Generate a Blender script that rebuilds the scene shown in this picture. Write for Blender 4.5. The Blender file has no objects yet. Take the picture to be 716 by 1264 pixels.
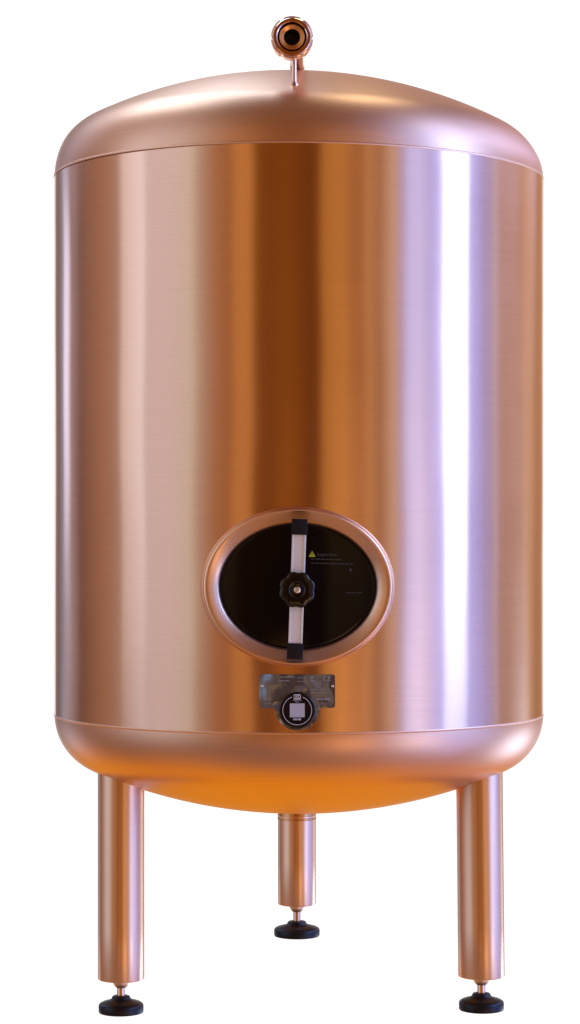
import bpy, bmesh, math, random
from math import sin, cos, pi, sqrt, atan2, radians
from mathutils import Vector

random.seed(7)
S = bpy.context.scene
COL = S.collection

# ------------------------------------------------------------------ camera
cd = bpy.data.cameras.new('camera')
cam = bpy.data.objects.new('camera', cd)
COL.objects.link(cam)
cam.location = (0, -4.8, .94)
cam.rotation_euler = (radians(90), 0, 0)
cd.sensor_fit = 'VERTICAL'
cd.sensor_height = 24
cd.lens = 24 * 2888 / 1264
cd.shift_x = -11 / 1264
cd.shift_y = 19 / 1264
cd.clip_end = 200
S.camera = cam

# ------------------------------------------------------------------ view
S.render.engine = 'CYCLES'
S.view_settings.view_transform = 'Standard'
S.view_settings.look = 'None'
S.view_settings.exposure = 0
S.view_settings.gamma = 1
S.cycles.max_bounces = 8
S.cycles.sample_clamp_indirect = 6


# ------------------------------------------------------------------ node helper
class NT:
    """small helper around a node tree: every method returns an output socket"""
    def __init__(self, tree):
        self.t = tree

    def new(self, kind, **kw):
        n = self.t.nodes.new(kind)
        for k, v in kw.items():
            setattr(n, k, v)
        return n

    def link(self, a, b):
        self.t.links.new(a, b)

    def put(self, sock, v):
        if isinstance(v, bpy.types.NodeSocket):
            self.link(v, sock)
        else:
            sock.default_value = v

    def math(self, op, a, b=0.0, c=None, clamp=False):
        n = self.new('ShaderNodeMath', operation=op, use_clamp=clamp)
        self.put(n.inputs[0], a)
        self.put(n.inputs[1], b)
        if c is not None:
            self.put(n.inputs[2], c)
        return n.outputs[0]

    def smooth(self, v, lo, hi, a=0.0, b=1.0):
        n = self.new('ShaderNodeMapRange', interpolation_type='SMOOTHSTEP')
        self.put(n.inputs['Value'], v)
        if lo < hi:
            f = (lo, hi, a, b)
        else:
            f = (hi, lo, b, a)
        for nm, x in zip(('From Min', 'From Max', 'To Min', 'To Max'), f):
            n.inputs[nm].default_value = x
        return n.outputs['Result']

    def lin(self, v, lo, hi, a=0.0, b=1.0):
        n = self.new('ShaderNodeMapRange')
        self.put(n.inputs['Value'], v)
        for nm, x in zip(('From Min', 'From Max', 'To Min', 'To Max'), (lo, hi, a, b)):
            n.inputs[nm].default_value = x
        return n.outputs['Result']

    def mix(self, f, a, b, blend='MIX'):
        n = self.new('ShaderNodeMix', data_type='RGBA', blend_type=blend)
        self.put(n.inputs[0], f)
        for s, v in ((n.inputs[6], a), (n.inputs[7], b)):
            if isinstance(v, bpy.types.NodeSocket):
                self.link(v, s)
            else:
                s.default_value = (*v, 1) if len(v) == 3 else v
        return n.outputs[2]

    def ramp(self, f, stops, scale=1.0):
        n = self.new('ShaderNodeValToRGB')
        e = n.color_ramp.elements
        while len(e) > 1:
            e.remove(e[-1])
        for i, (p, c) in enumerate(stops):
            el = e[0] if i == 0 else e.new(p)
            el.position = p
            el.color = (c[0] * scale, c[1] * scale, c[2] * scale, 1)
        self.put(n.inputs[0], f)
        return n.outputs[0]

    def xyz(self, v):
        n = self.new('ShaderNodeSeparateXYZ')
        self.put(n.inputs[0], v)
        return n.outputs

    def vec(self, x, y, z):
        n = self.new('ShaderNodeCombineXYZ')
        for s, v in zip(n.inputs, (x, y, z)):
            self.put(s, v)
        return n.outputs[0]

    def noise(self, vec, scale, detail=3.0, rough=.5):
        n = self.new('ShaderNodeTexNoise')
        self.put(n.inputs['Vector'], vec)
        n.inputs['Scale'].default_value = scale
        n.inputs['Detail'].default_value = detail
        n.inputs['Roughness'].default_value = rough
        return n.outputs['Fac']


# ------------------------------------------------------------------ world: the warm brew hall around the
# tank (dark brown in front, orange floor below) with a white backdrop added behind it
W = bpy.data.worlds.new('World')
S.world = W
W.use_nodes = True
wt = W.node_tree
wt.nodes.clear()
w = NT(wt)
d = w.new('ShaderNodeTexCoord').outputs['Generated']
dx, dy, dz = w.xyz(d)
az = w.math('MULTIPLY', w.math('ARCTAN2', dx, w.math('MULTIPLY', dy, -1.0)), 180 / pi)
LEFT = [(-180, (.24, .19, .22)), (-163, (.18, .11, .10)), (-150, (.22, .20, .24)), (-143, (.32, .36, .55)),
        (-127, (.30, .24, .30)), (-121, (.17, .095, .07)), (-115, (.27, .165, .13)), (-104, (.40, .265, .23)),
        (-96, (.45, .34, .34)), (-88, (.54, .50, .62)), (-74, (.76, .90, 1.38)), (-69, (.82, .95, 1.42)), (-60, (.83, .95, 1.40)),
        (-54, (.80, .96, 1.28)), (-51, (.80, .98, 1.20)), (-46, (.55, .50, .54)), (-38, (.47, .265, .16)), (-32, (.43, .225, .115)),
        (-29, (.66, .37, .133)), (-22.5, (.66, .37, .133)), (-19.5, (.24, .09, .010)), (0, (.15, .046, .002))]
RIGHT = [(0, (.15, .046, .002)), (8.5, (.16, .05, .003)), (11.3, (.56, .305, .085)), (20.5, (.50, .285, .085)),
         (24, (.33, .17, .065)), (28.5, (.33, .17, .07)), (31, (.56, .37, .20)), (34, (.54, .35, .19)), (37, (.42, .24, .16)),
         (40, (.62, .48, .40)), (43.5, (.76, .66, .58)), (47.5, (.48, .50, 1.1)), (50.5, (.62, .93, 2.75)),
         (56.5, (.62, .95, 2.75)), (61, (.42, .62, 2.0)), (66, (.5, .72, 2.6)), (88, (.56, .8, 2.6)),
         (95, (.46, .55, 1.7)), (101, (.50, .54, 1.1)), (102.6, (.72, .82, 1.5)), (105, (.53, .46, .60)),
         (113, (.50, .36, .32)), (125, (.50, .34, .24)), (130, (.64, .47, .33)), (137, (.65, .47, .31)), (145, (.50, .30, .17)),
         (180, (.48, .28, .17))]
SC = .25
hl = w.ramp(w.lin(az, -180, 0), [((a + 180) / 180, c) for a, c in LEFT], SC)
hr = w.ramp(w.lin(az, 0, 180), [(a / 180, c) for a, c in RIGHT], SC)
hor = w.mix(w.math('GREATER_THAN', az, 0.0), hl, hr)
fall = w.smooth(dz, -.16, .12, 3.3, 4.3)      # the room is brighter above eye level
hor = w.mix(1.0, hor, w.vec(fall, fall, fall), 'MULTIPLY')


def sph(a, e):
    a, e = radians(a), radians(e)
    return Vector((sin(a) * cos(e), -cos(a) * cos(e), sin(e)))


def lobe(colr, a, e, half):
    """soft round patch of light in the direction (azimuth, elevation), fading out at `half` degrees"""
    n = w.new('ShaderNodeVectorMath', operation='DOT_PRODUCT')
    w.link(d, n.inputs[0])
    n.inputs[1].default_value = sph(a, e)
    f = w.smooth(n.outputs['Value'], cos(radians(half)), 1.0)
    return w.mix(1.0, (0, 0, 0), w.mix(f, (0, 0, 0), colr), 'ADD')


# ceiling
ceil_c = w.mix(w.smooth(dy, -.5, .5), (.20, .085, .02), (.20, .115, .09))
ceil_c = w.mix(w.smooth(dx, -.2, -.7), ceil_c, (.46, .38, .42))
ceil_c = w.mix(w.smooth(dx, .3, .85), ceil_c, (.52, .50, .95))
env = w.mix(w.smooth(dz, .42, .75), hor, ceil_c)
# floor: dark in front, glowing orange under and behind the tank
floor_c = w.mix(w.smooth(dy, -.62, .12), (.25, .165, .18), (.95, .42, .012))
floor_c = w.mix(w.smooth(dx, .25, .85), floor_c, (.40, .30, .40))
floor_c = w.mix(w.smooth(dx, -.45, -.9), floor_c, (.22, .13, .12))
env = w.mix(w.smooth(dz, -.22, -.45), env, floor_c)
for L in (((1.0, .45, .04), -4, -19, 10), ((2.2, 1.35, .65), 24, -24, 13), ((2.2, 2.3, 3.0), 58, -19, 13), ((.3, .5, 1.6), 95, -18, 12), ((2.6, 4.2, 7.5), 131, -21, 14), ((.5, .65, 1.0), -139, -17, 13), ((.5, .8, 2.8), 80, -28, 14),
          ((1.2, 2.0, 4.8), 86, 37, 20), ((.8, 1.25, 3.4), 120, 28, 18), ((.5, .75, 2.0), 143, 19, 12), ((.15, .28, .9), 60, -27, 15), ((.35, .45, .75), -128, 24, 17), ((.7, .95, 1.4), -138, 43, 20)):
    env = w.mix(1.0, env, lobe(*L), 'ADD')
# white backdrop added to the world behind the tank, no wall stands there
back = w.math('MULTIPLY', w.smooth(w.math('ABSOLUTE', az), 158.5, 163),
              w.math('MULTIPLY', w.smooth(dz, -.285, -.24), w.smooth(dz, .275, .235)))
env = w.mix(back, env, (1.12, 1.12, 1.12))
bg = w.new('ShaderNodeBackground')
w.link(env, bg.inputs['Color'])
bg.inputs['Strength'].default_value = 1.0
wo = w.new('ShaderNodeOutputWorld')
w.link(bg.outputs[0], wo.inputs['Surface'])


# ------------------------------------------------------------------ lamps: the windows and ceiling lights of the hall
def lamp(name, origin, a, e, dist, width, height, colr, radiance):
    """area lamp seen from `origin` in direction (a, e), turned towards it"""
    v = sph(a, e)
    ld = bpy.data.lights.new(name, 'AREA')
    ld.shape = 'RECTANGLE'
    ld.size, ld.size_y = width, height
    m = max(colr)
    ld.color = [c / m for c in colr]
    ld.energy = radiance * m * pi * width * height
    o = bpy.data.objects.new(name, ld)
    COL.objects.link(o)
    o.location = Vector(origin) + v * dist
    o.rotation_euler = (-v).to_track_quat('-Z', 'Y').to_euler()
    return o


def front(x):
    return (x, -sqrt(.25 - x * x), 1.0)


lamp('tall_window_lamp', front(.318), 76.2, 15, 3.4, .86, 2.7, (1.25, 2.2, 4.2), 1.7)
lamp('pale_window_lamp', front(-.334), -81.5, 14, 3.4, .92, 2.6, (.42, .62, .95), .95)
lamp('rear_window_lamp', front(-.473), -137, 8, 3.4, .52, 1.1, (.7, .95, 1.7), 1.25)
lamp('wide_ceiling_lamp', (-.2, -.25, 1.8), -146, 59, 2.6, 2.1, 1.3, (.95, 1.35, 1.95), 2.4)
lamp('small_ceiling_lamp', (.17, -.3, 1.8), 152, 66, 2.6, .6, .75, (1.1, 1.15, .95), 4.2)


# ------------------------------------------------------------------ materials
def mat(name, col, metal=0.0, rough=.5, **kw):
    m = bpy.data.materials.new(name)
    m.use_nodes = True
    b = m.node_tree.nodes['Principled BSDF']
    b.inputs['Base Color'].default_value = (*col, 1)
    b.inputs['Metallic'].default_value = metal
    b.inputs['Roughness'].default_value = rough
    for k, v in kw.items():
        b.inputs[k].default_value = v
    return m, NT(m.node_tree), b


COPPER = (.79, .45, .265)


def copper(name, rough, aniso, brush=0.0, wave=0.0, grain=0.0, col=COPPER, lines=520.0):
    """brushed copper: grain runs round the vertical axis of the object"""
    m, n, b = mat(name, col, 1.0, rough)
    obj = n.new('ShaderNodeTexCoord').outputs['Object']
    x, y, z = n.xyz(obj)
    ang = n.math('ARCTAN2', x, n.math('MULTIPLY', y, -1.0))
    line_v = n.vec(n.math('MULTIPLY', ang, 1.6), 0.0, n.math('MULTIPLY', z, lines))
    ln = n.noise(line_v, 1.0, 4, .6)
    fine_v = n.vec(n.math('MULTIPLY', ang, 9.0), 3.7, n.math('MULTIPLY', z, lines * 1.7))
    fn = n.noise(fine_v, 1.0, 3, .7)
    blot = n.noise(obj, 3.1, 4, .55)
    # colour: faint blotches and hairlines of tarnish
    t = n.math('ADD', n.math('MULTIPLY', n.math('SUBTRACT', ln, .5), .55), n.math('MULTIPLY', n.math('SUBTRACT', blot, .5), .5))
    t = n.math('ADD', t, n.math('MULTIPLY', n.math('SUBTRACT', fn, .5), .5))
    c = n.mix(n.math('ADD', t, .5, clamp=True), [k * .86 for k in col], [min(1, k * 1.13) for k in col])
    n.link(c, b.inputs['Base Color'])
    r = n.math('ADD', n.math('MULTIPLY', n.math('SUBTRACT', blot, .5), .09), n.math('MULTIPLY', n.math('SUBTRACT', ln, .5), .04))
    n.link(n.math('ADD', r, rough), b.inputs['Roughness'])
    if aniso:
        b.inputs['Anisotropic'].default_value = aniso
        b.inputs['Anisotropic Rotation'].default_value = .25
        tg = n.new('ShaderNodeTangent', direction_type='RADIAL', axis='Z')
        n.link(tg.outputs[0], b.inputs['Tangent'])
    nrm = None
    for height, strength, dist in ((n.noise(obj, 2.6, 1, .4), wave, .02), (ln, brush, .0006), (n.noise(obj, 900, 2, .6), grain, .0006)):
        if strength:
            bp = n.new('ShaderNodeBump')
            bp.inputs['Strength'].default_value = strength
            bp.inputs['Distance'].default_value = dist
            n.link(height, bp.inputs['Height'])
            if nrm:
                n.link(nrm, bp.inputs['Normal'])
            nrm = bp.outputs[0]
    if nrm:
        n.link(nrm, b.inputs['Normal'])
    return m


M = {}
M['shell'] = copper('brushed_copper', .225, .97, brush=.04, wave=.25, grain=.01, lines=760)
M['head'] = copper('satin_copper', .39, .3, brush=.03, wave=.10, grain=.06)
M['leg'] = copper('lightened_leg_copper', .35, .6, brush=.04, wave=.0, grain=.03, lines=700, col=(.85, .52, .31))  # same copper, base colour lightened to stand in for brighter light on the legs
M['rim'] = copper('manway_copper', .35, 0, wave=.15, grain=.12, col=(.88, .55, .34))
M['weld'] = copper('weld_copper', .42, 0, grain=.2, col=(.86, .52, .32))
M['fitting'] = copper('polished_copper', .15, 0, grain=.05, col=(.86, .57, .42))
M['nut'] = copper('nut_copper', .48, 0, grain=.1, col=(.90, .58, .32))
M['liner'] = copper('liner_copper', .26, 0, grain=.1, col=(.72, .36, .14))


def black(name, col, rough, bump=0.0, scale=60, rvar=.1, spec=.5):
    m, n, b = mat(name, col, 0, rough)
    b.inputs['Specular IOR Level'].default_value = spec
    o = n.new('ShaderNodeTexCoord').outputs['Object']
    f = n.noise(o, scale, 4, .6)
    n.link(n.math('ADD', n.math('MULTIPLY', n.math('SUBTRACT', f, .5), rvar * 2), rough, clamp=True), b.inputs['Roughness'])
    if bump:
        bp = n.new('ShaderNodeBump')
        bp.inputs['Strength'].default_value = bump
        bp.inputs['Distance'].default_value = .001
        n.link(f, bp.inputs['Height'])
        n.link(bp.outputs[0], b.inputs['Normal'])
    return m


M['door'] = black('gloss_black_door', (.004, .0032, .003), .10, .03, 9, .05, .22)
M['rubber'] = black('matt_black_rubber', (.008, .006, .005), .6, .3, 300, .1, .25)
M['foot'] = black('satin_black_plastic', (.0035, .003, .003), .40, .1, 120, .06, .30)
M['knob'] = black('gloss_black_plastic', (.004, .003, .0025), .09, .03, 40, .03)
M['badge'] = black('badge_black', (.006, .006, .007), .14, .02, 60, .04)
M['bore'] = black('dark_bore', (.010, .006, .003), .6, .1, 60)


def steel(name, col, rough, sx, sy, sz):
    m, n, b = mat(name, col, 1.0, rough)
    o = n.new('ShaderNodeTexCoord').outputs['Object']
    x, y, z = n.xyz(o)
    v = n.vec(n.math('MULTIPLY', x, sx), n.math('MULTIPLY', y, sy), n.math('MULTIPLY', z, sz))
    f = n.noise(v, 1, 4, .6)
    c = n.mix(f, [k * .82 for k in col], [min(1, k * 1.12) for k in col])
    n.link(c, b.inputs['Base Color'])
    bp = n.new('ShaderNodeBump')
    bp.inputs['Strength'].default_value = .12
    bp.inputs['Distance'].default_value = .0006
    n.link(f, bp.inputs['Height'])
    n.link(bp.outputs[0], b.inputs['Normal'])
    return m


def satin_bar():
    """zinc-plated bar: dull grey-beige with fine grain across it"""
    m, n, b = mat('dull_zinc', (.62, .56, .52), 0.0, .36)
    o = n.new('ShaderNodeTexCoord').outputs['Object']
    x, y, z = n.xyz(o)
    f = n.noise(n.vec(n.math('MULTIPLY', x, 900), y, n.math('MULTIPLY', z, 120)), 1, 4, .65)
    n.link(n.mix(f, (.70, .63, .50), (.94, .87, .72)), b.inputs['Base Color'])
    return m


M['bar'] = satin_bar()
M['bolt'] = steel('bright_bolt', (.86, .84, .82), .3, 300, 300, 300)


def plate_mat():
    """thin mirror foil, slightly crumpled, so it breaks up what it mirrors"""
    m, n, b = mat('mirror_foil', (.20, .215, .25), .78, .14)
    o = n.new('ShaderNodeTexCoord').outputs['Object']
    f = n.noise(o, 11, 2, .45)
    bp = n.new('ShaderNodeBump')
    bp.inputs['Strength'].default_value = 1.0
    bp.inputs['Distance'].default_value = .03
    n.link(f, bp.inputs['Height'])
    n.link(bp.outputs[0], b.inputs['Normal'])
    return m


M['plate'] = plate_mat()
M['white_print'] = mat('white_print', (.75, .75, .75), 0, .4)[0]
M['grey_print'] = mat('grey_print', (.045, .04, .037), 0, .5)[0]
M['etch_print'] = mat('etched_print', (.30, .28, .26), 0, .5)[0]
M['dark_print'] = mat('dark_print', (.03, .03, .03), 0, .5)[0]
M['yellow'] = mat('warning_yellow', (.55, .56, .03), 0, .4)[0]


# ------------------------------------------------------------------ mesh helpers
def link_obj(name, bm, material, parent, loc=(0, 0, 0), rot=(0, 0, 0), sharp=35):
    bmesh.ops.recalc_face_normals(bm, faces=bm.faces)
    me = bpy.data.meshes.new(name)
    bm.to_mesh(me)
    bm.free()
    for p in me.polygons:
        p.use_smooth = True
    if sharp:
        me.set_sharp_from_angle(angle=radians(sharp))
    me.materials.append(material)
    o = bpy.data.objects.new(name, me)
    COL.objects.link(o)
    o.parent = parent
    o.location = loc
    o.rotation_euler = rot
    return o


def lathe(bm, prof, n=96, axis='Z', center=(0, 0, 0), mod=None, close=False):
    """revolve [(r, h), ...]; axis 'Z' or 'Y'. mod(angle, r, h) may change r"""
    rings = []
    c = Vector(center)
    for r, h in prof:
        if r < 1e-6:
            p = Vector((0, 0, h)) if axis == 'Z' else Vector((0, h, 0))
            rings.append([bm.verts.new(c + p)])
            continue
        ring = []
        for k in range(n):
            a = 2 * pi * k / n
            q = mod(a, r, h) if mod else r
            p = Vector((q * cos(a), q * sin(a), h)) if axis == 'Z' else Vector((q * cos(a), h, q * sin(a)))
            ring.append(bm.verts.new(c + p))
        rings.append(ring)
    pairs = list(zip(rings, rings[1:]))
    if close:
        pairs.append((rings[-1], rings[0]))
    for A, B in pairs:
        for k in range(n):
            k2 = (k + 1) % n
            if len(A) == 1 and len(B) == 1:
                continue
            if len(A) == 1:
                bm.faces.new((A[0], B[k2], B[k]))
            elif len(B) == 1:
                bm.faces.new((A[k], A[k2], B[0]))
            else:
                bm.faces.new((A[k], A[k2], B[k2], B[k]))
    return rings


def arc(cx, cy, r, a0, a1, n=8):
    return [(cx + r * cos(radians(a0 + (a1 - a0) * i / n)), cy + r * sin(radians(a0 + (a1 - a0) * i / n))) for i in range(n + 1)]


def tube(bm, pts, r, n=24, caps=True):
    """round tube along a list of points"""
    P = [Vector(p) for p in pts]
    rings = []
    ref = Vector((1, 0, 0))
    for i, p in enumerate(P):
        t = (P[min(i + 1, len(P) - 1)] - P[max(i - 1, 0)]).normalized()
        u = (ref - t * ref.dot(t)).normalized()
        v = t.cross(u)
        rings.append([bm.verts.new(p + (u * cos(2 * pi * k / n) + v * sin(2 * pi * k / n)) * r) for k in range(n)])
    for A, B in zip(rings, rings[1:]):
        for k in range(n):
            bm.faces.new((A[k], A[(k + 1) % n], B[(k + 1) % n], B[k]))
    if caps:
        bm.faces.new(rings[0])
        bm.faces.new(rings[-1])


def box(bm, x0, x1, y0, y1, z0, z1, bevel=0.0, seg=3):
    v = [bm.verts.new(p) for p in ((x0, y0, z0), (x1, y0, z0), (x1, y1, z0), (x0, y1, z0), (x0, y0, z1), (x1, y0, z1), (x1, y1, z1), (x0, y1, z1))]
    f = [bm.faces.new([v[i] for i in q]) for q in ((0, 1, 2, 3), (4, 5, 6, 7), (0, 1, 5, 4), (1, 2, 6, 5), (2, 3, 7, 6), (3, 0, 4, 7))]
    if bevel:
        es = list({e for q in f for e in q.edges})
        bmesh.ops.bevel(bm, geom=es, offset=bevel, segments=seg, affect='EDGES', profile=.5)


def prism(bm, outline, y0, y1, bevel=0.0):
    """outline [(x, z)] pushed from y0 (back) to y1 (front)"""
    A = [bm.verts.new((x, y0, z)) for x, z in outline]
    B = [bm.verts.new((x, y1, z)) for x, z in outline]
    bm.faces.new(A)
    fr = bm.faces.new(B)
    n = len(A)
    for k in range(n):
        bm.faces.new((A[k], A[(k + 1) % n], B[(k + 1) % n], B[k]))
    if bevel:
        bmesh.ops.bevel(bm, geom=list(fr.edges), offset=bevel, segments=3, affect='EDGES', profile=.5)


def shell_y(x, r=.5):
    return -sqrt(max(r * r - x * x, 1e-9))


# ------------------------------------------------------------------ the tank
R = .5
Z0, Z1 = .561, 1.6487           # lower and upper seam


def head_profile(Rc, rk, n=28):
    cx = R - rk
    dzc = sqrt((Rc - rk) ** 2 - cx * cx)
    ae = atan2(dzc, cx)
    p = [(cx + rk * cos(ae * i / n), rk * sin(ae * i / n)) for i in range(n + 1)]
    for i in range(1, n + 1):
        b = ae + (pi / 2 - ae) * i / n
        p.append((Rc * cos(b) if i < n else 0.0, -dzc + Rc * sin(b)))
    return p


TOP = head_profile(.95, .12)
BOT = head_profile(1.05, .12)


def interp(prof, r):
    """height of a head profile above its seam at radius r"""
    pr = prof[::-1]
    for (r0, h0), (r1, h1) in zip(pr, pr[1:]):
        if r0 <= r <= r1:
            return h0 + (h1 - h0) * (r - r0) / max(r1 - r0, 1e-9)
    return 0.0


tank = bpy.data.objects.new('storage_tank', None)
COL.objects.link(tank)
tank['label'] = 'upright brushed copper storage tank on three legs with an oval black door'
tank['category'] = 'tank'

# the door sits at
DX, DZ = -.0020, .831
A_IN, B_IN = .1445, .1155
PROUD = .512

# shell, with an opening behind the oval door
bm = bmesh.new()
NA, NZ = 360, 190
grid = []
for j in range(NZ + 1):
    z = Z0 + .0015 + (Z1 - Z0 - .003) * j / NZ
    grid.append([bm.verts.new((R * sin(2 * pi * k / NA), -R * cos(2 * pi * k / NA), z)) for k in range(NA)])
for j in range(NZ):
    for k in range(NA):
        k2 = (k + 1) % NA
        q = (grid[j][k], grid[j][k2], grid[j + 1][k2], grid[j + 1][k])
        cx = sum(v.co.x for v in q) / 4
        cy = sum(v.co.y for v in q) / 4
        cz = sum(v.co.z for v in q) / 4
        if cy < 0 and ((cx - DX) / (A_IN * 1.08)) ** 2 + ((cz - DZ) / (B_IN * 1.08)) ** 2 < 1:
            continue
        bm.faces.new(q)
link_obj('shell', bm, M['shell'], tank, sharp=0)

# heads; the upper one is pressed slightly lopsided, a little higher on the left
bm = bmesh.new()
lathe(bm, [(r * .9975, h) for r, h in TOP], 256)
for v in bm.verts:
    h = min(1, v.co.z / .07)
    v.co.z += -v.co.x * (.0066 + .013 * h * h * (3 - 2 * h))
link_obj('upper_head', bm, M['head'], tank, (0, 0, Z1), sharp=0)
bm = bmesh.new()
lathe(bm, [(r * .9975, -h) for r, h in BOT], 256)
link_obj('lower_head', bm, M['head'], tank, (0, 0, Z0), sharp=0)
for z, k in ((Z1, .0066), (Z0, 0.0)):
    bm = bmesh.new()
    lathe(bm, [(R - .0023 + .0030 * cos(radians(a)), .0030 * sin(radians(a))) for a in range(0, 360, 36)], 256, close=True)
    for v in bm.verts:
        v.co.z += -v.co.x * k
    link_obj('weld_seam', bm, M['weld'], tank, (0, 0, z), sharp=0)


# ---- legs with levelling feet
def leg(x, y, r, zb, foot_z, foot_r, lean):
    bm = bmesh.new()
    n = 64
    lo = [(r - .004, zb), (r - .0012, zb + .0008), (r, zb + .003)]
    rings = lathe(bm, [(0, zb + .0004)] + lo + [(r, zb + .1), (r, .42)], n)
    for v in rings[-1]:
        rr = sqrt((v.co.x + x) ** 2 + (v.co.y + y) ** 2)
        v.co.z = Z0 - interp(BOT, min(rr, R - .002)) + .006
    for v in bm.verts:
        v.co.x += lean * (v.co.z - .47)
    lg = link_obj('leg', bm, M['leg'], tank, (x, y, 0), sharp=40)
    sx = lean * (zb - .47)
    # lock nut under the leg
    bm = bmesh.new()
    lathe(bm, [(0, zb + .002), (.0160, zb + .002), (.0160, zb - .0060), (.0150, zb - .0095), (.0118, zb - .0145), (.0095, zb - .0165), (0, zb - .0165)], 40, center=(sx, 0, 0))
    link_obj('lock_nut', bm, M['nut'], lg, sharp=30)
    bm = bmesh.new()
    f = foot_z
    top = f + .031
    pr = [(0, zb - .010)]
    z = zb - .010
    while z > top - .004:          # threaded spindle
        pr += [(.0080, z), (.0086, z - .0008)]
        z -= .0016
    pr += [(0, z)]
    lathe(bm, pr, 32, center=(sx, 0, 0))
    link_obj('spindle', bm, M['fitting'], lg, sharp=0)
    bm = bmesh.new()
    k = foot_r / .0440
    pr = [(0, f + .001), (.0405 * k, f), (.0430 * k, f + .0006), (.0438 * k, f + .003), (.0440 * k, f + .0130), (.0433 * k, f + .0160), (.0414 * k, f + .0183),
          (.0378 * k, f + .0203), (.0325 * k, f + .0221), (.0265 * k, f + .0238), (.0215 * k, f + .0255), (.0190 * k, f + .0276), (.0177 * k, f + .0305),
          (.0170 * k, f + .0322), (.0158 * k, f + .0332), (.0110, f + .0334), (.0102, f + .0318), (0, f + .0318)]
    lathe(bm, pr, 72, center=(sx, 0, 0))
    link_obj('foot_pad', bm, M['foot'], lg, sharp=60)
    return lg


leg(-.3534, -.15, .0463, .0422, -.0239, .0448, 0.0)
leg(.3584, -.15, .0463, .0478, -.0184, .0448, -.010)
rear = leg(-.0045, .45, .0427, .0944, .0235, .0513, 0.0)
bm = bmesh.new()
lathe(bm, [(.0402, .3090), (.0433, .3080), (.0433, .2955), (.0422, .2940), (.0422, .2920), (.0436, .2905), (.0436, .2865), (.0419, .2850)], 64)
link_obj('weld_collar', bm, M['liner'], rear, sharp=30)

# ---- oval door
man = None
NE = 160
# (offset from the opening, how far the section follows the shell 0..1, y of the flat version, lift off the shell)
SEC = [(.042, 1.0, 0, -.004), (.0350, 1.0, 0, .0006), (.0328, .95, -.5065, .0050), (.0318, .88, -.5105, .0100), (.0308, .82, -.5135, .0135),
       (.0296, .74, -.5160, .0150), (.0270, .66, -.5165, .0140), (.0235, .58, -.5150, .0100), (.0175, .52, -.5110, .0050), (.0105, .48, -.5060, .0), (.0045, .46, -.5020, -.0045),
       (.0012, .45, -.4985, -.0085), (0.0, .45, -.4940, -.013), (0.0005, .45, -.470, -.035)]
bm = bmesh.new()
rings = []
for off, fol, yf, lift in SEC:
    ring = []
    for k in range(NE):
        a = 2 * pi * k / NE
        # offset along the ellipse normal
        nx, nz = cos(a) / A_IN, sin(a) / B_IN
        ln = sqrt(nx * nx + nz * nz)
        x = A_IN * cos(a) + off * nx / ln
        z = B_IN * sin(a) + off * .88 * nz / ln
        y = fol * (shell_y(x + DX) - lift) + (1 - fol) * yf
        ring.append(bm.verts.new((x + DX, y, z + DZ)))
    rings.append(ring)
for A, B in zip(rings, rings[1:]):
    for k in range(NE):
        bm.faces.new((A[k], A[(k + 1) % NE], B[(k + 1) % NE], B[k]))
man = link_obj('oval_door', bm, M['rim'], tank, sharp=0)


def oval_plate(name, sx, sz, y0, bulge, follow, material, parent):
    bm = bmesh.new()
    prev = None
    NR = 24
    for i in range(NR + 1):
        t = i / NR
        if i == 0:
            ring = [bm.verts.new((DX, y0 - bulge, DZ))]
        else:
            ring = []
            for k in range(NE):
                a = 2 * pi * k / NE
                x, z = sx * t * cos(a), sz * t * sin(a)
                y = y0 - bulge * (1 - t * t) + follow * (shell_y(x) + .5)
                if t == 1:
                    y += .004
                ring.append(bm.verts.new((x + DX, y, z + DZ)))
        if prev:
            for k in range(NE):
                k2 = (k + 1) % NE
                if len(prev) == 1:
                    bm.faces.new((prev[0], ring[k2], ring[k]))
                else:
                    bm.faces.new((prev[k], prev[k2], ring[k2], ring[k]))
        prev = ring
    return link_obj(name, bm, material, parent, sharp=0)


oval_plate('door_panel', A_IN + .004, B_IN + .004, -.4885, .006, .45, M['door'], man)

# clamp bar, tilted two degrees
TL = radians(2.05)


def on_bar(u, v):
    """u across, v along the bar -> x, z"""
    return DX - .001 + u * cos(TL) + v * sin(TL), DZ - .003 - u * sin(TL) + v * cos(TL)


BAR_Y = -.5235
bar_rot = (0, TL, 0)
bx, bz = on_bar(0, 0)
bm = bmesh.new()
# shallow channel section with raised lips
sec = [(-.0128, 0), (-.0128, -.0085), (-.0120, -.0095), (-.0100, -.0095), (-.0092, -.0078), (.0092, -.0078), (.0100, -.0095), (.0120, -.0095), (.0128, -.0085), (.0128, 0)]
A = [bm.verts.new((u, y, -.122)) for u, y in sec]
B = [bm.verts.new((u, y, .121)) for u, y in sec]
bm.faces.new(A)
bm.faces.new(B)
for k in range(len(sec)):
    bm.faces.new((A[k], A[(k + 1) % len(sec)], B[(k + 1) % len(sec)], B[k]))
link_obj('clamp_bar', bm, M['bar'], man, (bx, BAR_Y, bz), bar_rot, sharp=30)
for v0, v1 in ((.0985, .1275), (-.1285, -.0995)):
    bm = bmesh.new()
    box(bm, -.0146, .0146, -.0125, .006, v0, v1, .0016)
    link_obj('bar_end_cap', bm, M['rubber'], man, (bx, BAR_Y, bz), bar_rot, sharp=40)

# knob: eight scallops, hollow centre with a bright bolt
KX, KZ = on_bar(0, -.0015)


def scallop(a, r, h):
    t = max(0.0, min(1.0, (r - .012) / .014))
    return r * (1 - .075 * t * (.5 + .5 * cos(8 * a + .5)) ** 1.6)


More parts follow.
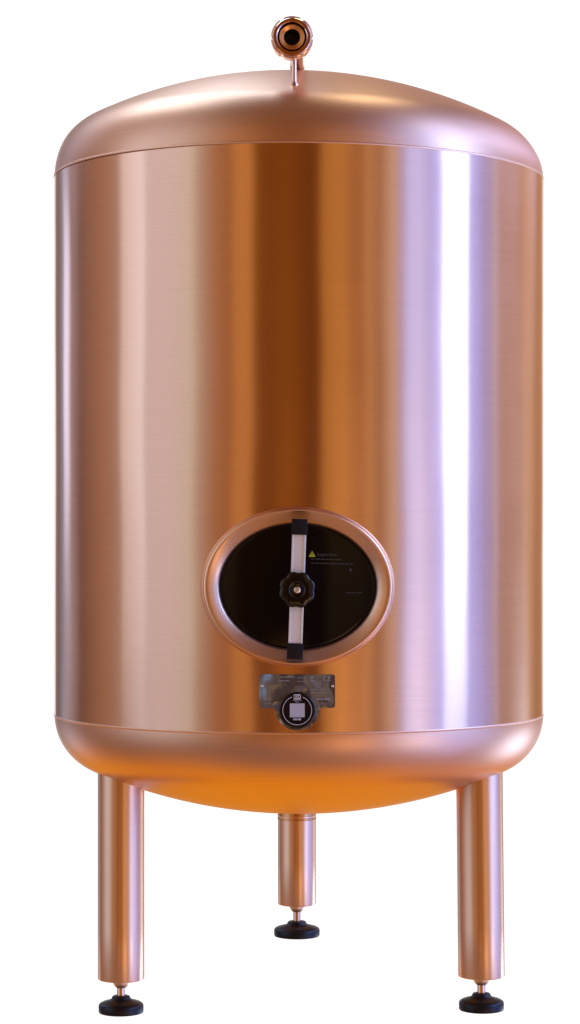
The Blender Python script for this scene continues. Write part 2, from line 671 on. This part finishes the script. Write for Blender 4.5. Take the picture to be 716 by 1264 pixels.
bm = bmesh.new()
pr = [(0, 0), (.026, 0), (.0305, -.002), (.0335, -.005), (.0340, -.012), (.0334, -.016)]
pr += [(.0325, -.0178), (.0305, -.0190), (.026, -.0197), (.0165, -.0205), (.0142, -.0203), (.0128, -.0190), (.0112, -.0150), (.0098, -.0146), (0, -.0146)]
lathe(bm, pr, 192, 'Y', mod=scallop)
link_obj('knob', bm, M['knob'], man, (KX, -.5335, KZ), sharp=45)
bm = bmesh.new()
lathe(bm, [(0, 0), (.0062, 0), (.0062, -.0062)] + [(.0058, -.0070), (.0050, -.0075), (.0026, -.0076), (.0022, -.0066), (0, -.0064)], 40, 'Y')
link_obj('bolt', bm, M['bolt'], man, (KX, -.5475, KZ), sharp=30)

# warning print on the door panel
def panel_y(x, z):
    lx, lz = x - DX, z - DZ
    t2 = (lx / (A_IN + .004)) ** 2 + (lz / (B_IN + .004)) ** 2
    return -.4885 - .006 * (1 - t2) + .45 * (shell_y(lx) + .5)


def px(x, y, depth=4.31):
    return (x - 369) / 2888 * depth, .94 + (651 - y) / 2888 * depth


def strokes(name, rects, material, parent, yfun, thick=.0004):
    """printed strokes that lie on a surface"""
    bm = bmesh.new()
    for x0, x1, z0, z1 in rects:
        m = max(1, int((x1 - x0) / .004))
        rows = []
        for i in range(m + 1):
            x = x0 + (x1 - x0) * i / m
            rows.append([bm.verts.new((x, yfun(x, z) - thick, z)) for z in (z0, z1)])
        for a, b in zip(rows, rows[1:]):
            bm.faces.new((a[0], b[0], b[1], a[1]))
    return link_obj(name, bm, material, parent, sharp=0)


def text(name, body, size, x, z, y, material, parent, rz=0.0, align='CENTER', bold=0.0):
    cu = bpy.data.curves.new(name, 'FONT')
    cu.body = body
    cu.size = size
    cu.align_x = align
    cu.align_y = 'CENTER'
    cu.extrude = .0002
    cu.offset = bold
    tmp = bpy.data.objects.new(name + '_curve', cu)
    COL.objects.link(tmp)
    me = bpy.data.meshes.new_from_object(tmp.evaluated_get(bpy.context.evaluated_depsgraph_get()))
    bpy.data.objects.remove(tmp)
    bpy.data.curves.remove(cu)
    me.materials.clear()
    me.materials.append(material)
    me.name = name
    o = bpy.data.objects.new(name, me)
    COL.objects.link(o)
    o.parent = parent
    o.location = (x, y, z)
    o.rotation_euler = (pi / 2, 0, rz)
    return o


tx, tz = px(385.3, 684)
bm = bmesh.new()
s = .0062
tri = [(tx - s, tz - s * .78), (tx + s, tz - s * .78), (tx, tz + s * 1.0)]
prism(bm, tri, panel_y(tx, tz) + .0002, panel_y(tx, tz) - .0006)
wt_ = link_obj('warning_triangle', bm, M['yellow'], man)
yy = panel_y(tx, tz) - .0010
strokes('warning_triangle_print', [(tx - .0007, tx + .0007, tz - .001, tz + .003), (tx - .0007, tx + .0007, tz - .0034, tz - .0021)], M['dark_print'], man, lambda x, z: yy + .0002)
hx, hz = px(391.5, 684.5)
text('warning_heading', 'Important', .0088, hx, hz, panel_y(hx + .02, hz) - .0012, M['grey_print'], man, align='LEFT', bold=.00012)
rects = []
for (x0, x1, y0) in ((384, 421, 690.5), (384, 436, 695.6)):
    x = x0
    rnd = random.Random(int(x1))
    while x < x1:
        wd = min(rnd.uniform(2.2, 6.5), x1 - x)
        xa, za = px(x, y0 + (x - x0) * .028)
        xb, zb = px(x + wd, y0 + (x - x0) * .028 - 1.1)
        rects.append((xa, xb, za, zb))
        x += wd + .9
rects += [(*[px(xx, 0)[0] for xx in pr_], px(0, 732.2)[1], px(0, 731.5)[1]) for pr_ in ((427, 432), (433, 440), (441, 447))]
for nm, part in (('warning_line', [r for r in rects if px(0, 692)[1] <= r[2]]), ('warning_line', [r for r in rects if px(0, 700)[1] < r[2] < px(0, 692)[1]]), ('part_number', [r for r in rects if r[2] <= px(0, 700)[1]])):
    strokes(nm, part, M['grey_print'], man, panel_y, .0005)
xa, za = px(432.5, 704.5)
strokes('door_mark', [(xa - .0010, xa + .0022, za - .001, za + .004)], M['grey_print'], man, panel_y, .0005)

# ---- name plate: mirror foil with a round black badge
pa, pb = px(320, 832)
pc, pd = px(413.5, 873.5)
kx, kz = px(367.2, 873.0)
kr = 28.0 / 2888 * 4.3


def plate_outline():
    c = .005
    pts = []
    pts += arc(pc - c, pb - c, c, 0, 90, 6)
    pts += arc(pa + c, pb - c, c, 90, 180, 6)
    pts += arc(pa + c, pd + c, c, 180, 270, 6)
    a0 = math.asin((kz - pd) / kr)
    steps = 40
    for i in range(steps + 1):
        a = pi + a0 + (pi - 2 * a0) * i / steps
        pts.append((kx + kr * cos(a), kz + kr * sin(a)))
    pts += arc(pc - c, pd + c, c, 270, 360, 6)
    return pts


def inside(x, z, poly):
    r = False
    for (x0, z0), (x1, z1) in zip(poly, poly[1:] + poly[:1]):
        if (z0 > z) != (z1 > z) and x < (x1 - x0) * (z - z0) / (z1 - z0) + x0:
            r = not r
    return r


def curved_sheet(name, outline, lift, thick, material, parent):
    """thin sheet with this outline wrapped on the shell"""
    bm = bmesh.new()
    vs = [bm.verts.new((x, 0, z)) for x, z in outline]
    bm.faces.new(vs)
    bmesh.ops.triangulate(bm, faces=bm.faces[:])
    x0, x1 = min(p[0] for p in outline), max(p[0] for p in outline)
    n = max(3, int((x1 - x0) / .006))
    for i in range(1, n):
        x = x0 + (x1 - x0) * i / n
        bmesh.ops.bisect_plane(bm, geom=bm.verts[:] + bm.edges[:] + bm.faces[:], plane_co=(x, 0, 0), plane_no=(1, 0, 0))
    ex = bmesh.ops.extrude_face_region(bm, geom=bm.faces[:])
    top = {v for v in ex['geom'] if isinstance(v, bmesh.types.BMVert)}
    for v in bm.verts:
        v.co.y = shell_y(v.co.x, R + lift + (thick if v in top else 0))
    return link_obj(name, bm, material, parent, sharp=40)


plate = curved_sheet('name_plate', plate_outline(), .0003, .0009, M['plate'], tank)
for ex_ in (323.5, 410.5):
    x, z = px(ex_, 846.5)
    bm = bmesh.new()
    lathe(bm, [(.0022, 0), (.0022, -.0006), (.0012, -.0012), (0, -.0014)], 20, 'Y', (x, shell_y(x, R + .0011), z))
    link_obj('rivet', bm, M['bolt'], plate, sharp=40)

circ = lambda cx, cz, r, n=72: [(cx + r * cos(2 * pi * k / n), cz + r * sin(2 * pi * k / n)) for k in range(n)]
BC = px(367.0, 876.2)
br = 22.6 / 2888 * 4.3
bm = bmesh.new()
lathe(bm, [(br * 1.0, .003), (br * 1.0, -.0030), (br * .985, -.0040), (br * .955, -.0045), (br * .90, -.0046), (0, -.0046)], 96, 'Y')
badge = link_obj('round_badge', bm, M['badge'], plate, (BC[0], shell_y(BC[0]), BC[1]), sharp=40)
by = -.0046
bm = bmesh.new()
rr = 17.8 / 2888 * 4.3
for a0, a1 in ((112, 428),):
    n = 90
    prev = None
    for i in range(n + 1):
        a = radians(a0 + (a1 - a0) * i / n)
        cur = [bm.verts.new((q * cos(a), by - .0004, q * sin(a))) for q in (rr - .00045, rr + .00045)]
        if prev:
            bm.faces.new((prev[0], prev[1], cur[1], cur[0]))
        prev = cur
link_obj('badge_print', bm, M['white_print'], badge, sharp=0)


def rrect(x0, x1, z0, z1, c):
    return arc(x1 - c, z1 - c, c, 0, 90, 4) + arc(x0 + c, z1 - c, c, 90, 180, 4) + arc(x0 + c, z0 + c, c, 180, 270, 4) + arc(x1 - c, z0 + c, c, 270, 360, 4)


u = 4.3 / 2888
bm = bmesh.new()
prism(bm, rrect(-4.6 * u, 4.4 * u, 13.6 * u, 19.8 * u, 1.2 * u), by, by - .0005)
lg_ = link_obj('badge_logo', bm, M['white_print'], badge)
text('badge_logo_letters', 'IDX', 5.2 * u, -.1 * u, 16.7 * u, by - .0010, M['dark_print'], badge, bold=.0001)
bm = bmesh.new()
prism(bm, [(-9.2 * u, -8.4 * u), (9.1 * u, -8.4 * u), (9.1 * u, 8.7 * u), (-9.2 * u, 8.7 * u)], by, by - .0005)
link_obj('blank_panel', bm, mat('worn_white_print', (.50, .50, .51), 0, .45)[0], badge)
text('badge_number', 'F00188', 3.3 * u, -.2 * u, -11.0 * u, by - .0006, M['white_print'], badge, bold=.0001)
text('badge_small_print', 'Instagram Start', 1.7 * u, 0, 12.3 * u, by - .0006, M['white_print'], badge)
text('badge_small_print', 'Guide', 1.7 * u, 0, 10.4 * u, by - .0006, M['white_print'], badge)

# rows of print on the plate
rects = []
rnd = random.Random(4)
for (x0, x1, yp, h) in ((346, 364, 835.3, 1.6), (344, 358, 839.8, 1.6), (367, 378, 836, .8), (383, 388, 835.2, 1.6), (367, 378, 840.5, .8), (383, 389, 840, 1.7),
                        (326, 343, 849, .7), (382, 402, 850.5, .8), (384, 404, 854.5, .7), (326, 336, 862.5, 1.8), (391, 408, 862.5, 2.0), (326, 340, 868, .7), (394, 406, 868.5, .7),
                        (327, 340, 836.5, .7), (327, 338, 840.5, .7)):
    x = x0
    while x < x1:
        wd = min(rnd.uniform(1.0, 2.4), x1 - x)
        rects.append((px(x, 0)[0], px(x + wd, 0)[0], px(0, yp + h / 2)[1], px(0, yp - h / 2)[1]))
        x += wd + rnd.uniform(.5, .9)
strokes('plate_print', rects, M['etch_print'], plate, lambda x, z: shell_y(x, R + .0012), .0004)
cx_, cz_ = px(403.5, 837.5)
text('plate_print', 'CE', 8.5 * u, cx_, cz_, shell_y(cx_, R + .0020), M['etch_print'], plate, rz=.06)

# ---- pipe fitting on the upper head
FX, FY, FZ = -.0129, -.425, 1.858
k = 4.375 / 2888


def slots(a, r, h):
    """six notches round the union nut"""
    if r > 23.2 * k and h > .004:
        t = (a * 6 / (2 * pi) + .5) % 1.0
        if abs(t - .5) < .11:
            return 24.7 * k
    return r


bm = bmesh.new()
pr = [(17.5 * k, .034), (17.5 * k, .006), (18.2 * k, .0015), (19.2 * k, 0), (22.6 * k, 0), (23.6 * k, .0018), (23.9 * k, .0042), (25.6 * k, .0052), (26.2 * k, .007), (26.2 * k, .030), (25.4 * k, .033), (20 * k, .036), (12 * k, .037)]
lathe(bm, pr, 216, 'Y', mod=slots)
fit = link_obj('pipe_fitting', bm, M['fitting'], tank, (FX, FY, FZ), sharp=28)
bm = bmesh.new()
pr = [(9.6 * k, .040), (9.7 * k, .010), (10.2 * k, .0065), (14.8 * k, .0040), (15.6 * k, .0048), (15.9 * k, .0065), (15.9 * k, .030)]
lathe(bm, pr, 96, 'Y')
link_obj('liner', bm, M['liner'], fit, sharp=30)
bm = bmesh.new()
lathe(bm, [(17.4 * k, .012), (15.8 * k, .012)], 64, 'Y')
lathe(bm, [(9.65 * k, .039), (0, .039)], 64, 'Y')
lathe(bm, [(9.3 * k, .012), (9.2 * k, .039)], 64, 'Y')
link_obj('bore', bm, M['bore'], fit, sharp=30)
# pipe behind: back from the nut, then down into the head
pts = [(.0100, .042, 0)]
yb, zb = .365, -.004
pts += [(.0100, .10, 0), (.0100, .30, 0)]
for i in range(1, 9):
    a = pi / 2 * i / 8
    pts.append((.0100, .315 + .045 * sin(a), -.045 * (1 - cos(a))))
pts.append((.0100, .36, -.09))
bm = bmesh.new()
tube(bm, pts, .0138, 32)
link_obj('pipe', bm, M['fitting'], fit, sharp=40)
bm = bmesh.new()
lathe(bm, [(.0139, .262), (.0152, .263), (.0152, .270), (.0139, .271)], 48, 'Y', center=(.0100, 0, 0))
lathe(bm, [(.0139, .282), (.0152, .283), (.0152, .289), (.0139, .290)], 48, 'Y', center=(.0100, 0, 0))
link_obj('pipe_collar', bm, M['liner'], fit, sharp=40)
# thin rod that props the nut
RX, RY = -.0090 - FX, .028
zr = Z1 + interp(TOP, .40) - FZ
bm = bmesh.new()
lathe(bm, [(.0090, zr - .003), (.0080, zr + .0015), (.0056, zr + .0045), (.0050, zr + .007), (.0050, -.030)], 32, center=(RX, RY, 0))
link_obj('support_rod', bm, M['fitting'], fit, sharp=40)
